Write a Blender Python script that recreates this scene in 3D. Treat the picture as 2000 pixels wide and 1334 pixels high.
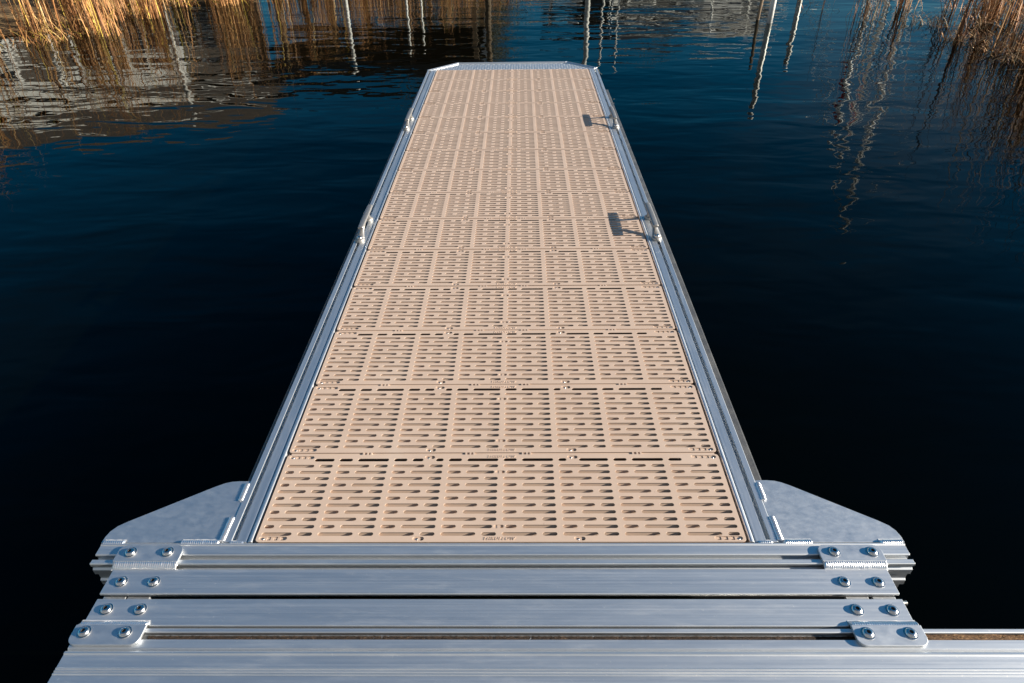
import bpy, bmesh, math, random
from mathutils import Vector, Matrix, noise
S = bpy.context.scene
for o in list(bpy.data.objects): bpy.data.objects.remove(o)
COL = S.collection
rnd = random.Random(7)
sin, cos, pi, R = math.sin, math.cos, math.pi, math.radians

# ------------------------------------------------------------------ camera
PITCH, YAW, ROLL = 0.6264008, -0.0149443, -0.0133529
CAM = Vector((0.0518, 0.0, 1.3567))
fwd = Vector((sin(YAW)*cos(PITCH), cos(YAW)*cos(PITCH), -sin(PITCH)))
rt = Vector((cos(YAW), -sin(YAW), 0)); up = rt.cross(fwd)
r2 = cos(ROLL)*rt + sin(ROLL)*up; u2 = -sin(ROLL)*rt + cos(ROLL)*up
cd = bpy.data.cameras.new('camera'); cam = bpy.data.objects.new('camera', cd); COL.objects.link(cam)
m = Matrix((r2, u2, -fwd)).transposed().to_4x4(); m.translation = CAM
cam.matrix_world = m
cd.sensor_width = 36; cd.lens = 23.35; cd.clip_start = 0.05; cd.clip_end = 5000
S.camera = cam

# ------------------------------------------------------------------ light
SUN_EL, SUN_AZ = R(17.5), R(94)          # azimuth clockwise from +Y
tosun = Vector((sin(SUN_AZ)*cos(SUN_EL), cos(SUN_AZ)*cos(SUN_EL), sin(SUN_EL)))
sd = bpy.data.lights.new('sun', 'SUN'); sd.energy = 5.0; sd.angle = R(0.53); sd.color = (1.0, 0.895, 0.77)
sun = bpy.data.objects.new('sun', sd); COL.objects.link(sun)
sun.rotation_euler = tosun.to_track_quat('Z', 'Y').to_euler()
W = bpy.data.worlds.new('World'); S.world = W; W.use_nodes = True
nt = W.node_tree; N = nt.nodes; Lk = nt.links
for n in list(N): N.remove(n)
def wn(t, **k):
    n = N.new(t)
    for a, b in k.items(): setattr(n, a, b)
    return n
sky = wn('ShaderNodeTexSky', sky_type='NISHITA', sun_disc=False)
sky.sun_elevation = SUN_EL; sky.sun_rotation = SUN_AZ; sky.air_density = 1.0; sky.dust_density = 0.35; sky.ozone_density = 5.0
bg = wn('ShaderNodeBackground'); bg.inputs[1].default_value = 0.050
out = wn('ShaderNodeOutputWorld')
# high thin cloud: real part of the sky
tc = wn('ShaderNodeTexCoord'); mp = wn('ShaderNodeMapping'); mp.inputs['Scale'].default_value = (1.0, 1.0, 2.6)
mp.inputs['Location'].default_value = (0.35, 0.1, 0.0)
ns = wn('ShaderNodeTexNoise'); ns.inputs['Scale'].default_value = 2.2; ns.inputs['Detail'].default_value = 7; ns.inputs['Roughness'].default_value = 0.55
rp = wn('ShaderNodeValToRGB'); rp.color_ramp.elements[0].position = 0.52; rp.color_ramp.elements[1].position = 0.72
rp.color_ramp.elements[1].color = (0.12, 0.12, 0.12, 1)
mx = wn('ShaderNodeMix', data_type='RGBA'); mx.inputs['B'].default_value = (2.6, 2.75, 3.2, 1)
sat = wn('ShaderNodeHueSaturation'); sat.inputs['Saturation'].default_value = 1.34; sat.inputs['Hue'].default_value = 0.488
Lk.new(tc.outputs['Generated'], mp.inputs[0]); Lk.new(mp.outputs[0], ns.inputs['Vector']); Lk.new(ns.outputs['Fac'], rp.inputs[0])
Lk.new(sky.outputs[0], sat.inputs['Color']); Lk.new(sat.outputs[0], mx.inputs['A'])
dt = wn('ShaderNodeVectorMath', operation='DOT_PRODUCT'); dt.inputs[1].default_value = (.46, .85, .24)
cm_ = wn('ShaderNodeMapRange', interpolation_type='SMOOTHSTEP'); cm_.inputs[1].default_value = .955; cm_.inputs[2].default_value = .993
cx_ = wn('ShaderNodeMapRange'); cx_.inputs[1].default_value = .38; cx_.inputs[2].default_value = .62; cx_.inputs[4].default_value = .55
cml = wn('ShaderNodeMath', operation='MULTIPLY'); cmx = wn('ShaderNodeMath', operation='MAXIMUM')
Lk.new(tc.outputs['Generated'], dt.inputs[0]); Lk.new(dt.outputs['Value'], cm_.inputs[0]); Lk.new(ns.outputs['Fac'], cx_.inputs[0])
Lk.new(cm_.outputs[0], cml.inputs[0]); Lk.new(cx_.outputs[0], cml.inputs[1]); Lk.new(cml.outputs[0], cmx.inputs[0]); Lk.new(rp.outputs[0], cmx.inputs[1])
Lk.new(cmx.outputs[0], mx.inputs['Factor'])
# unseen bright cloud mass added behind the viewer as soft neutral fill
d3 = wn('ShaderNodeVectorMath', operation='DOT_PRODUCT'); d3.inputs[1].default_value = (-.28, -.86, .42); Lk.new(tc.outputs['Generated'], d3.inputs[0])
r3 = wn('ShaderNodeMapRange', interpolation_type='SMOOTHSTEP'); r3.inputs[1].default_value = .25; r3.inputs[2].default_value = .75; Lk.new(d3.outputs['Value'], r3.inputs[0])
r4 = wn('ShaderNodeMapRange'); r4.inputs[1].default_value = .36; r4.inputs[2].default_value = .56; Lk.new(ns.outputs['Fac'], r4.inputs[0])
m3 = wn('ShaderNodeMath', operation='MULTIPLY'); Lk.new(r3.outputs[0], m3.inputs[0]); Lk.new(r4.outputs[0], m3.inputs[1])
mx3 = wn('ShaderNodeMix', data_type='RGBA'); mx3.inputs['B'].default_value = (3.3, 3.15, 3.0, 1)
Lk.new(m3.outputs[0], mx3.inputs['Factor']); Lk.new(mx.outputs['Result'], mx3.inputs['A']); Lk.new(mx3.outputs['Result'], bg.inputs[0]); Lk.new(bg.outputs[0], out.inputs[0])
S.render.engine = 'CYCLES'
S.view_settings.view_transform = 'Standard'; S.view_settings.look = 'None'; S.view_settings.exposure = 1.38; S.view_settings.gamma = 1
S.cycles.max_bounces = 8; S.cycles.glossy_bounces = 5

# ------------------------------------------------------------------ helpers
def tag(o, label=None, cat=None, group=None, kind=None):
    if label: o['label'] = label
    if cat: o['category'] = cat
    if group: o['group'] = group
    if kind: o['kind'] = kind
    return o
def empty(name, loc=(0, 0, 0), rz=0):
    o = bpy.data.objects.new(name, None); COL.objects.link(o); o.location = loc; o.rotation_euler = (0, 0, rz); o.empty_display_size = .1
    return o
class MB:
    def __init__(s): s.v = []; s.f = []; s.m = []; s.sm = []
    def face(s, pts, mi=0, smooth=False):
        b = len(s.v); s.v += [tuple(p) for p in pts]; s.f.append(tuple(range(b, b+len(pts)))); s.m.append(mi); s.sm.append(smooth)
    def mesh(s, v, f, mi=0, smooth=False):
        b = len(s.v); s.v += [tuple(p) for p in v]
        for q in f: s.f.append(tuple(b+i for i in q)); s.m.append(mi); s.sm.append(smooth)
    def box(s, x0, x1, y0, y1, z0, z1, mi=0, M=None):
        v = [(x, y, z) for z in (z0, z1) for y in (y0, y1) for x in (x0, x1)]
        if M: v = [M @ Vector(p) for p in v]
        s.mesh(v, [(0, 2, 3, 1), (4, 5, 7, 6), (0, 1, 5, 4), (2, 6, 7, 3), (0, 4, 6, 2), (1, 3, 7, 5)], mi)
    def tube(s, pts, rad, n=10, mi=0, caps=True, smooth=True):
        # pts list of Vector, rad list of (a,b) or floats ; a along side axis, b along the other
        pts = [Vector(p) for p in pts]; v = []; f = []; prev = None
        for i, p in enumerate(pts):
            d = (pts[min(i+1, len(pts)-1)] - pts[max(i-1, 0)]).normalized()
            ref = Vector((0, 0, 1)) if abs(d.z) < .95 else Vector((1, 0, 0))
            side = d.cross(ref).normalized(); upv = side.cross(d).normalized()
            if prev is not None and side.dot(prev) < 0: side, upv = -side, -upv
            prev = side
            r = rad[i] if isinstance(rad, (list, tuple)) else rad
            a, b = r if isinstance(r, (list, tuple)) else (r, r)
            for k in range(n):
                t = 2*pi*k/n; v.append(p + side*a*cos(t) + upv*b*sin(t))
        for i in range(len(pts)-1):
            for k in range(n):
                k2 = (k+1) % n; f.append((i*n+k, i*n+k2, (i+1)*n+k2, (i+1)*n+k))
        s.mesh(v, f, mi, smooth)
        if caps:
            b = len(s.v)
            s.face([v[k] for k in range(n)][::-1], mi); s.face([v[(len(pts)-1)*n+k] for k in range(n)], mi)
    def extrude(s, prof, axis, a0, a1, mi=0):
        """closed 2-D profile; axis 'X': prof=(y,z); axis 'Y': prof=(x,z); axis 'Z': prof=(x,y)"""
        def P(q, a):
            return {'X': (a, q[0], q[1]), 'Y': (q[0], a, q[1]), 'Z': (q[0], q[1], a)}[axis]
        n = len(prof); v = [P(q, a0) for q in prof] + [P(q, a1) for q in prof]
        s.mesh(v, [(i, (i+1) % n, n+(i+1) % n, n+i) for i in range(n)] + [tuple(range(n))[::-1], tuple(range(n, 2*n))], mi)
    def build(s, name, mats, parent=None, bevel=0, seg=2, loc=None):
        me = bpy.data.meshes.new(name); me.from_pydata(s.v, [], s.f)
        for mt in (mats if isinstance(mats, (list, tuple)) else [mats]): me.materials.append(mt)
        me.polygons.foreach_set('material_index', s.m); me.polygons.foreach_set('use_smooth', s.sm)
        bm = bmesh.new(); bm.from_mesh(me); bmesh.ops.remove_doubles(bm, verts=bm.verts, dist=1e-6)
        bmesh.ops.recalc_face_normals(bm, faces=bm.faces); bm.to_mesh(me); bm.free()
        me.update()
        o = bpy.data.objects.new(name, me); COL.objects.link(o)
        if parent: o.parent = parent
        if loc: o.location = loc
        if bevel:
            b = o.modifiers.new('bevel', 'BEVEL'); b.width = bevel; b.segments = seg; b.limit_method = 'ANGLE'; b.angle_limit = R(35); b.harden_normals = False
        return o

# ------------------------------------------------------------------ materials
def mat(name, col=(.5, .5, .5), rough=.5, metal=0.0, spec=.5):
    mt = bpy.data.materials.new(name); mt.use_nodes = True
    b = mt.node_tree.nodes['Principled BSDF']
    b.inputs['Base Color'].default_value = (*col, 1); b.inputs['Roughness'].default_value = rough
    b.inputs['Metallic'].default_value = metal; b.inputs['Specular IOR Level'].default_value = spec
    return mt
class NG:
    def __init__(s, mt): s.t = mt.node_tree; s.b = s.t.nodes['Principled BSDF']
    def n(s, t, **k):
        nd = s.t.nodes.new(t)
        for a, b in k.items():
            if a.startswith('i_'):
                key = a[2:].replace('_', ' '); nd.inputs[key].default_value = b
            else: setattr(nd, a, b)
        return nd
    def l(s, a, b): s.t.links.new(a, b)
    def coord(s, scale=(1, 1, 1), kind='Object', rot=(0, 0, 0)):
        c = s.n('ShaderNodeTexCoord'); m = s.n('ShaderNodeMapping'); m.inputs['Scale'].default_value = scale; m.inputs['Rotation'].default_value = rot
        s.l(c.outputs[kind], m.inputs[0]); return m.outputs[0]
    def noise(s, vec, sc, det=4, ro=.55, dist=0):
        t = s.n('ShaderNodeTexNoise'); t.inputs['Scale'].default_value = sc; t.inputs['Detail'].default_value = det
        t.inputs['Roughness'].default_value = ro; t.inputs['Distortion'].default_value = dist
        s.l(vec, t.inputs['Vector']); return t.outputs['Fac']
    def ramp(s, fac, stops):
        r = s.n('ShaderNodeValToRGB'); e = r.color_ramp.elements
        while len(e) < len(stops): e.new(.5)
        for el, (p, c) in zip(e, stops): el.position = p; el.color = (*c, 1) if len(c) == 3 else c
        s.l(fac, r.inputs[0]); return r.outputs[0]
    def mr(s, fac, a, b, c, d):
        m = s.n('ShaderNodeMapRange'); 
        for i, v in enumerate((a, b, c, d)): m.inputs[i+1].default_value = v
        s.l(fac, m.inputs[0]); return m.outputs[0]
    def mix(s, fac, a, b, bt='MIX'):
        m = s.n('ShaderNodeMix', data_type='RGBA', blend_type=bt)
        for nm, v in (('Factor', fac), ('A', a), ('B', b)):
            if isinstance(v, (int, float)): m.inputs[nm].default_value = v
            elif isinstance(v, tuple): m.inputs[nm].default_value = (*v, 1)
            else: s.l(v, m.inputs[nm])
        return m.outputs['Result']
    def bump(s, h, st, dist, prev=None):
        b = s.n('ShaderNodeBump'); b.inputs['Strength'].default_value = st; b.inputs['Distance'].default_value = dist
        s.l(h, b.inputs['Height'])
        if prev is not None: s.l(prev, b.inputs['Normal'])
        s.l(b.outputs[0], s.b.inputs['Normal']); return b.outputs[0]

def aluminium(name, base=(.615, .64, .655), rough=.50, axis='X', stain=.5):
    mt = mat(name, base, rough, 1.0); g = NG(mt)
    sc = {'X': (1.0, 150, 150), 'Y': (150, 1.0, 150), 'N': (40, 60, 60)}[axis]
    streak = g.noise(g.coord(sc), 1.0, 6, .65)
    sc2 = {'X': (2.2, 14, 14), 'Y': (14, 2.2, 14), 'N': (9, 9, 9)}[axis]
    blot = g.noise(g.coord(sc2), 3.0, 8, .72, .2)
    spots = g.noise(g.coord((1, 1, 1)), 120.0, 3, .5)
    # short random scuffs lying across the mill lines
    scr = g.noise(g.coord((30, 420, 60), rot=(0, 0, R(38))), 1.0, 2, .5)
    scm = g.noise(g.coord(), 7.0, 3, .6)
    sc_a = g.mr(scr, .70, .78, 0, 1); sc_b = g.mr(scm, .55, .68, 0, 1)
    sm_ = g.n('ShaderNodeMath', operation='MULTIPLY'); g.l(sc_a, sm_.inputs[0]); g.l(sc_b, sm_.inputs[1])
    ox = g.mr(blot, .52, .80, 0.0, .42 if axis != 'N' else .13)
    spk = g.ramp(spots, [(.0, (0, 0, 0)), (.68, (0, 0, 0)), (.76, (.8, .8, .8))])
    c1 = g.mix(g.mr(streak, .3, .7, 0, 1), tuple(b*.965 for b in base), tuple(min(1, b*1.03) for b in base))
    c2 = g.mix(ox, c1, (.74, .72, .68))
    c3 = g.mix(spk, c2, (.80, .78, .74))
    c3 = g.mix(sm_.outputs[0], c3, (.86, .85, .82))
    g.l(c3, g.b.inputs['Base Color'])
    mm = g.n('ShaderNodeMath', operation='MULTIPLY'); g.l(ox, mm.inputs[0]); mm.inputs[1].default_value = -stain*.5
    ma = g.n('ShaderNodeMath', operation='ADD', use_clamp=True); g.l(mm.outputs[0], ma.inputs[0]); ma.inputs[1].default_value = .97
    g.l(ma.outputs[0], g.b.inputs['Metallic'])
    rr = g.n('ShaderNodeMath', operation='ADD'); g.l(g.mr(streak, .3, .7, rough-.04, rough+.04), rr.inputs[0]); g.l(g.mr(blot, .3, .7, -.012, .024), rr.inputs[1])
    g.l(rr.outputs[0], g.b.inputs['Roughness'])
    g.bump(streak, .09, .0006)
    return mt
M_AX = aluminium('aluminium_extrusion', axis='X')
M_AY = aluminium('aluminium_rail', axis='Y')
M_AP = aluminium('aluminium_plate', axis='N', base=(.60, .625, .64), rough=.50, stain=.7)
M_CAST = mat('cast_aluminium', (.40, .39, .37), .55, .85)
g = NG(M_CAST); a = g.noise(g.coord((1, 1, 1)), 120, 4); g.bump(a, .35, .001)
g.l(g.mix(g.noise(g.coord(), 30, 4), (.26, .255, .245), (.40, .39, .37)), g.b.inputs['Base Color'])
M_WELD = mat('weld_metal', (.80, .80, .80), .30, .9)
g = NG(M_WELD); a = g.noise(g.coord(), 260, 3); g.bump(a, .35, .001)
M_HALO = mat('etched_weld_zone', (.86, .84, .80), .5, .55)
M_STEEL = mat('stainless_bolt', (.62, .60, .57), .20, 1.0)
g = NG(M_STEEL); g.l(g.mr(g.noise(g.coord(), 90, 3), .3, .7, .16, .32), g.b.inputs['Roughness'])
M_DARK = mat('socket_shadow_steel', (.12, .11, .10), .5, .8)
M_TAN = mat('tan_polypropylene', (.60, .445, .32), .55, 0, .35)
g = NG(M_TAN)
n1 = g.noise(g.coord(), 6, 5, .6); n2 = g.noise(g.coord(), 420, 2, .5); n3 = g.noise(g.coord((1, 1, 1)), 38, 4, .6)
c = g.mix(g.mr(n1, .3, .7, 0, 1), (.490, .370, .285), (.545, .415, .320))
c = g.mix(g.mr(n3, .62, .8, 0, .35), c, (.43, .32, .235))
wc = g.coord((1, 1, 1), 'Generated'); tcw = g.n('ShaderNodeNewGeometry'); n4 = g.noise(tcw.outputs['Position'], 2.3, 6, .65, .8)
c = g.mix(g.mr(n4, .56, .74, 0, .22), c, (.62, .53, .44)); n5 = g.noise(tcw.outputs['Position'], 60, 2, .5); c = g.mix(g.mr(n5, .74, .80, 0, .5), c, (.30, .22, .16))
oi = g.n('ShaderNodeObjectInfo'); c = g.mix(oi.outputs['Random'], c, g.mix(.06, c, (.3, .2, .14)))
g.l(c, g.b.inputs['Base Color']); g.bump(n2, .10, .0006)
M_TANR = mat('shade_darkened_tan_ribs', (.36, .26, .19), .7, 0, .2)  # rib tan darkened in colour to deepen the shade inside the slots
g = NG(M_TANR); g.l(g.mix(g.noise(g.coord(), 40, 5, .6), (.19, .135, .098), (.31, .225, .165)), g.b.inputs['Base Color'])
M_BLACK = mat('black_float_plastic', (.045, .047, .05), .5)
g = NG(M_BLACK); a = g.noise(g.coord(), 14, 6, .7); g.l(g.mix(g.mr(a, .4, .75, 0, 1), (.045, .047, .05), (.10, .10, .095)), g.b.inputs['Base Color'])
M_DEBRIS = mat('dirt_in_groove', (.22, .13, .06), .95)
g = NG(M_DEBRIS); a = g.noise(g.coord((60, 200, 200)), 2.0, 6, .7); ps = g.n('ShaderNodeSeparateXYZ'); g.l(g.n('ShaderNodeNewGeometry').outputs['Position'], ps.inputs[0]); g.l(g.mix(g.mr(ps.outputs[0], .8, 1.0, 0, 1), g.ramp(a, [(.45, (.012, .008, .006)), (.62, (.05, .028, .016)), (.74, (.25, .17, .10))]), g.ramp(a, [(.35, (.03, .018, .01)), (.55, (.17, .09, .04)), (.7, (.42, .27, .12))])), g.b.inputs['Base Color']); g.bump(a, 1, .004)

# ------------------------------------------------------------------ water
ZW = -0.42
mw = mat('lake_water', (.0022, .0042, .0040), .0, 0, .5); g = NG(mw)
rip = g.noise(g.coord((.60, 1.5, 1), rot=(0, 0, R(8))), 2.2, 2, .45, .4)
rip2 = g.noise(g.coord((1.0, 1.7, 1), rot=(0, 0, R(-12))), 3.6, 1, .4, .4)
swell = g.noise(g.coord((.25, .8, 1), rot=(0, 0, R(14))), .9, 2, .4)
gust = g.mr(g.noise(g.coord((.35, .5, 1)), .55, 2), .35, .65, .45, 1.0)
ms = g.n('ShaderNodeMath', operation='MULTIPLY'); g.l(rip2, ms.inputs[0]); g.l(gust, ms.inputs[1])
b1 = g.bump(swell, 1.0, .030)
b2 = g.bump(rip, 1.0, .0084, b1)
b3 = g.bump(ms.outputs[0], 1.0, .0034, b2)
# Fresnel surface as seen through the polarising filter of the photograph: steeper fall-off than the plain curve
fr = g.n('ShaderNodeFresnel'); fr.inputs['IOR'].default_value = 1.333; g.l(b3, fr.inputs['Normal'])
pw = g.n('ShaderNodeMath', operation='POWER'); g.l(fr.outputs[0], pw.inputs[0]); pw.inputs[1].default_value = 1.42
gl = g.n('ShaderNodeBsdfGlossy'); gl.inputs['Roughness'].default_value = 0.0; gl.inputs['Color'].default_value = (.95, 1, .96, 1); g.l(b3, gl.inputs['Normal'])
df = g.n('ShaderNodeBsdfDiffuse'); df.inputs['Color'].default_value = (.0004, .0006, .0003, 1)
mxs = g.n('ShaderNodeMixShader'); g.l(pw.outputs[0], mxs.inputs[0]); g.l(df.outputs[0], mxs.inputs[1]); g.l(gl.outputs[0], mxs.inputs[2])
ou = [q for q in g.t.nodes if q.type == 'OUTPUT_MATERIAL'][0]; g.l(mxs.outputs[0], ou.inputs['Surface']); g.t.nodes.remove(g.b)
mb = MB(); mb.face([(-1500, -1500, ZW), (1500, -1500, ZW), (1500, 1500, ZW), (-1500, 1500, ZW)])
water = tag(mb.build('water', mw), kind='structure')

# ------------------------------------------------------------------ deck panel (built once, copied)
PW, PL, PITCHY, Y0, NP, TH = 1.2125, .2965, .3048, 1.0350, 15, .030
def stadium(x0, x1, y, w, n=5):
    r = w/2; pts = []
    for k in range(n+1):
        t = -pi/2 + pi*k/n; pts.append((x1-r + r*cos(t), y + r*sin(t)))
    for k in range(n+1):
        t = pi/2 + pi*k/n; pts.append((x0+r + r*cos(t), y + r*sin(t)))
    return pts
def rounded(x0, x1, y0, y1, r, n=4):
    pts = []
    for cx, cy, a in ((x1-r, y0+r, -90), (x1-r, y1-r, 0), (x0+r, y1-r, 90), (x0+r, y0+r, 180)):
        for k in range(n+1):
            t = R(a + 90*k/n); pts.append((cx + r*cos(t), cy + r*sin(t)))
    return pts
pockets = []      # (x0,x1,y,w)
for sx in (-1, 1):
    for yy in (.0105, PL-.0105):
        a, b = (.529, .5985)
        pockets.append((min(sx*a, sx*b), max(sx*a, sx*b), yy, .0108))
for cx in (-.203, .197):
    for yy in (.0095, PL-.0105): pockets.append((cx-.0135, cx+.0145, yy, .0112))
slots = []
for j in range(12):
    y = .0235 + .0230*j
    for k in range(8):
        o = -.6084 + .1532*k - .0002
        segs = ([(o, o+.0872), (o+.1017, o+.1387)] if j % 2 == 0 else [(o, o+.0370), (o+.0515, o+.1387)])
        for a, b in segs:
            a = max(a, -.596); b = min(b, .5945)
            slots.append([a, b, y])
# middle pockets interrupt rows 2 and 9
for j, cx in ((1, -.004), (9, -.004)):
    pockets.append((cx-.013, cx+.013, .0235+.0230*j, .0105))
fin = []
for a, b, y in slots:
    ok = [(a, b)]
    for p0, p1, py, pw in pockets:
        if abs(py-y) < .0107:
            nw = []
            for s0, s1 in ok:
                if s1 < p0-.002 or s0 > p1+.002: nw.append((s0, s1))
                else:
                    if p0-.0035-s0 > .012: nw.append((s0, p0-.0035))
                    if s1-p1-.0035 > .012: nw.append((p1+.0035, s1))
            ok = nw
    fin += [(s0, s1, y) for s0, s1 in ok]
def curve_mesh(polys, depth, bev):
    cu = bpy.data.curves.new('tmp', 'CURVE'); cu.dimensions = '2D'; cu.fill_mode = 'BOTH'
    for p in polys:
        sp = cu.splines.new('POLY'); sp.points.add(len(p)-1)
        for q, (x, y) in zip(sp.points, p): q.co = (x, y, 0, 1)
        sp.use_cyclic_u = True
    cu.extrude = depth/2; cu.bevel_depth = bev; cu.bevel_resolution = 1
    o = bpy.data.objects.new('tmp', cu); COL.objects.link(o)
    dg = bpy.context.evaluated_depsgraph_get(); dg.update()
    me = bpy.data.meshes.new_from_object(o.evaluated_get(dg)); bpy.data.objects.remove(o)
    return me
B = .0003
outer = rounded(-PW/2+B, PW/2-B, B, PL-B, .009)
holes = [stadium(a-B, b+B, y, .0106+2*B) for a, b, y in fin] + [stadium(a-B, b+B, y, w+2*B, 6) for a, b, y, w in pockets]
SK = .0018
pm = curve_mesh([outer]+[h[::-1] for h in holes], SK-2*B, B)
bm = bmesh.new(); bm.from_mesh(pm); bmesh.ops.translate(bm, verts=bm.verts, vec=(0, 0, -SK/2))
# pocket floors, with a slit left open so that the recess reads as in the photograph
ex = MB()
for a, b, y, w in pockets:
    z1 = -.0023
    L = b-a
    if L > .05:
        s = -1 if a < 0 else 1
        e = a if s < 0 else b                        # screw end
        ex.box(min(e, e-s*.019), max(e, e-s*.019), y-w/2-.001, y+w/2+.001, -.012, z1)
        for k in range(3):
            c0 = e-s*(.019+.017*k); 
            ex.box(min(c0-s*.0095, c0-s*.0165), max(c0-s*.0095, c0-s*.0165), y-w/2-.001, y+w/2+.001, -.012, z1)
            ex.box(min(c0, c0-s*.0165), max(c0, c0-s*.0165), y-.001, y+w/2+.001, -.012, z1-.0012)
    else:
        ex.box(a-.001, a+L*.68, y-w/2-.001, y+w/2+.001, -.012, z1)
        ex.box(a+L*.68, b+.001, y+w*.1, y+w/2+.001, -.012, z1-.001)
for (xa_, xb_, ya_, yb_) in ((-PW/2+.0004, -PW/2+.0034, .008, PL-.008), (PW/2-.0034, PW/2-.0004, .008, PL-.008), (-PW/2+.008, PW/2-.008, .0004, .0030)):
    ex.box(xa_, xb_, ya_, yb_, -.030, -.0016)
# interlocking lip under the seam, with clip nubs
ex.box(-PW/2+.008, PW/2-.008, PL+.0002, PITCHY-.0004, -.024, -.0032)
for cx in (-.385, -.094, .066, .377):
    for q in (-.010, .002, .012): ex.box(cx+q, cx+q+.0045, PL-.0003, PITCHY+.0004, -.0085, -.0004)
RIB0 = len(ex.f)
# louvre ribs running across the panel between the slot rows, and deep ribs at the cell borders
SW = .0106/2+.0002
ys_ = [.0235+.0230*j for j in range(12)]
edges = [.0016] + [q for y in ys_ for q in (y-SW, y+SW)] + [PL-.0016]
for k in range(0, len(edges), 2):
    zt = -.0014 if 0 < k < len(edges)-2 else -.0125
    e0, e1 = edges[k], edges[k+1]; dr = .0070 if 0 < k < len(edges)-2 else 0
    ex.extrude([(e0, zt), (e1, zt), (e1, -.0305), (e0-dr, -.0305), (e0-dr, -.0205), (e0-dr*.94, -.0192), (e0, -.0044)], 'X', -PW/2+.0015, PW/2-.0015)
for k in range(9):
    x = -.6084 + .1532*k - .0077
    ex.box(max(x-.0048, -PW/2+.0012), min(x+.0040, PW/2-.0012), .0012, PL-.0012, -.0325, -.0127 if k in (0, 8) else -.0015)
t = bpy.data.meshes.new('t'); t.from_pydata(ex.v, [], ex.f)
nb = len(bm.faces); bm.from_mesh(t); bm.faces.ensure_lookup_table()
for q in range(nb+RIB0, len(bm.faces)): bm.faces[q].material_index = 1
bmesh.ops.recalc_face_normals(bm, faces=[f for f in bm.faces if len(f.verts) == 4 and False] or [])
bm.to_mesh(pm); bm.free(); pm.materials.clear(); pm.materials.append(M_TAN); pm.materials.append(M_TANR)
for p in pm.polygons: p.use_smooth = False
# moulded lettering
def text_mesh(body, size, depth, shear=.3, space=1.0):
    cu = bpy.data.curves.new('tmp', 'FONT'); cu.body = body; cu.size = size; cu.extrude = depth; cu.shear = shear; cu.align_x = 'CENTER'; cu.align_y = 'CENTER'; cu.space_character = space
    o = bpy.data.objects.new('tmp', cu); COL.objects.link(o)
    dg = bpy.context.evaluated_depsgraph_get(); dg.update()
    me = bpy.data.meshes.new_from_object(o.evaluated_get(dg)); bpy.data.objects.remove(o)
    return me
tm = text_mesh('THRUFLOW', .0125, .0007, .35, 1.25)
tb = bmesh.new(); tb.from_mesh(tm); bmesh.ops.translate(tb, verts=tb.verts, vec=(-.003, .0088, .0003))
tb.to_mesh(tm); tb.free(); tm.materials.clear(); tm.materials.append(M_TAN)
# screw head
sm = MB(); sm.tube([(0, 0, -.004), (0, 0, -.0005), (0, 0, .0006)], [.0040, .0040, .0024], 14)
sm.tube([(0, 0, .0007), (0, 0, .0009)], .0016, 6, 1)
scr = sm.build('screw', [M_STEEL, M_DARK]); screw_me = scr.data; bpy.data.objects.remove(scr)

dock = empty('floating_dock', (0, Y0, ZW))
tag(dock, 'aluminium finger dock with tan slotted deck panels reaching out over dark water', 'dock')
def child(name, data, parent, loc, mats=None, rz=0):
    o = bpy.data.objects.new(name, data); COL.objects.link(o); o.parent = parent; o.location = loc; o.rotation_euler = (0, 0, rz); return o
def rel(p):   # world -> dock-local
    return (p[0], p[1]-Y0, p[2]-ZW)
for i in range(NP):
    p = child('deck_panel', pm, dock, rel((rnd.uniform(-.0008, .0008), Y0+i*PITCHY+rnd.uniform(-.0006, .0006), rnd.uniform(-.0004, .0004))))
    child('lettering', tm, p, (0, 0, 0)); child('lettering', tm, p, (0, PL-.0178, 0))
    if i < 9:
        for a, b, y, w in pockets:
            if abs((a+b)/2) < .03: continue
            x = (a+.009 if a < 0 else b-.009) if b-a > .05 else a+.010
            child('screw', screw_me, p, (x, y, -.0019))
def dbuild(mb, name, mats, parent=dock, bevel=0, seg=2):
    """mb in world coordinates -> child of dock"""
    o = mb.build(name, mats, None, bevel, seg); o.data.transform(Matrix.Translation((0, -Y0, -ZW))); o.parent = parent; return o

# side rails: extrusion with inner rounded rim, groove line, flat, T-slot, outer lip
def rail_profile(s):
    # x outward
    p = [(.6130, -.012), (.6135, -.004), (.6155, -.0015), (.6185, -.0005), (.6225, -.0015), (.6255, -.0045), (.6265, -.0078), (.6285, -.0078), (.6290, -.0045), (.6300, -.0035),
         (.6545, -.0035), (.6545, -.0075), (.6500, -.0075), (.6500, -.019), (.6710, -.019), (.6710, -.0075), (.6665, -.0075), (.6665, -.0035), (.6820, -.0035), (.6835, -.005), (.6835, -.150), (.650, -.150), (.650, -.146), (.6790, -.146), (.6790, -.028), (.6180, -.028), (.6180, -.150), (.6130, -.150)]
    return [(s*a, b) for a, b in p]
NOSE_Y = Y0+NP*PITCHY
for s in (-1, 1):
    mb = MB(); mb.extrude(rail_profile(s), 'Y', Y0+.001, NOSE_Y+.012)
    dbuild(mb, 'side_rail', M_AY, bevel=.0006, seg=1)
    if True:
        mb = MB(); mb.box(min(s*.613, s*.590), max(s*.613, s*.590), Y0+.002, NOSE_Y, -.060, -.0465); dbuild(mb, 'panel_ledge', M_AY)
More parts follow.
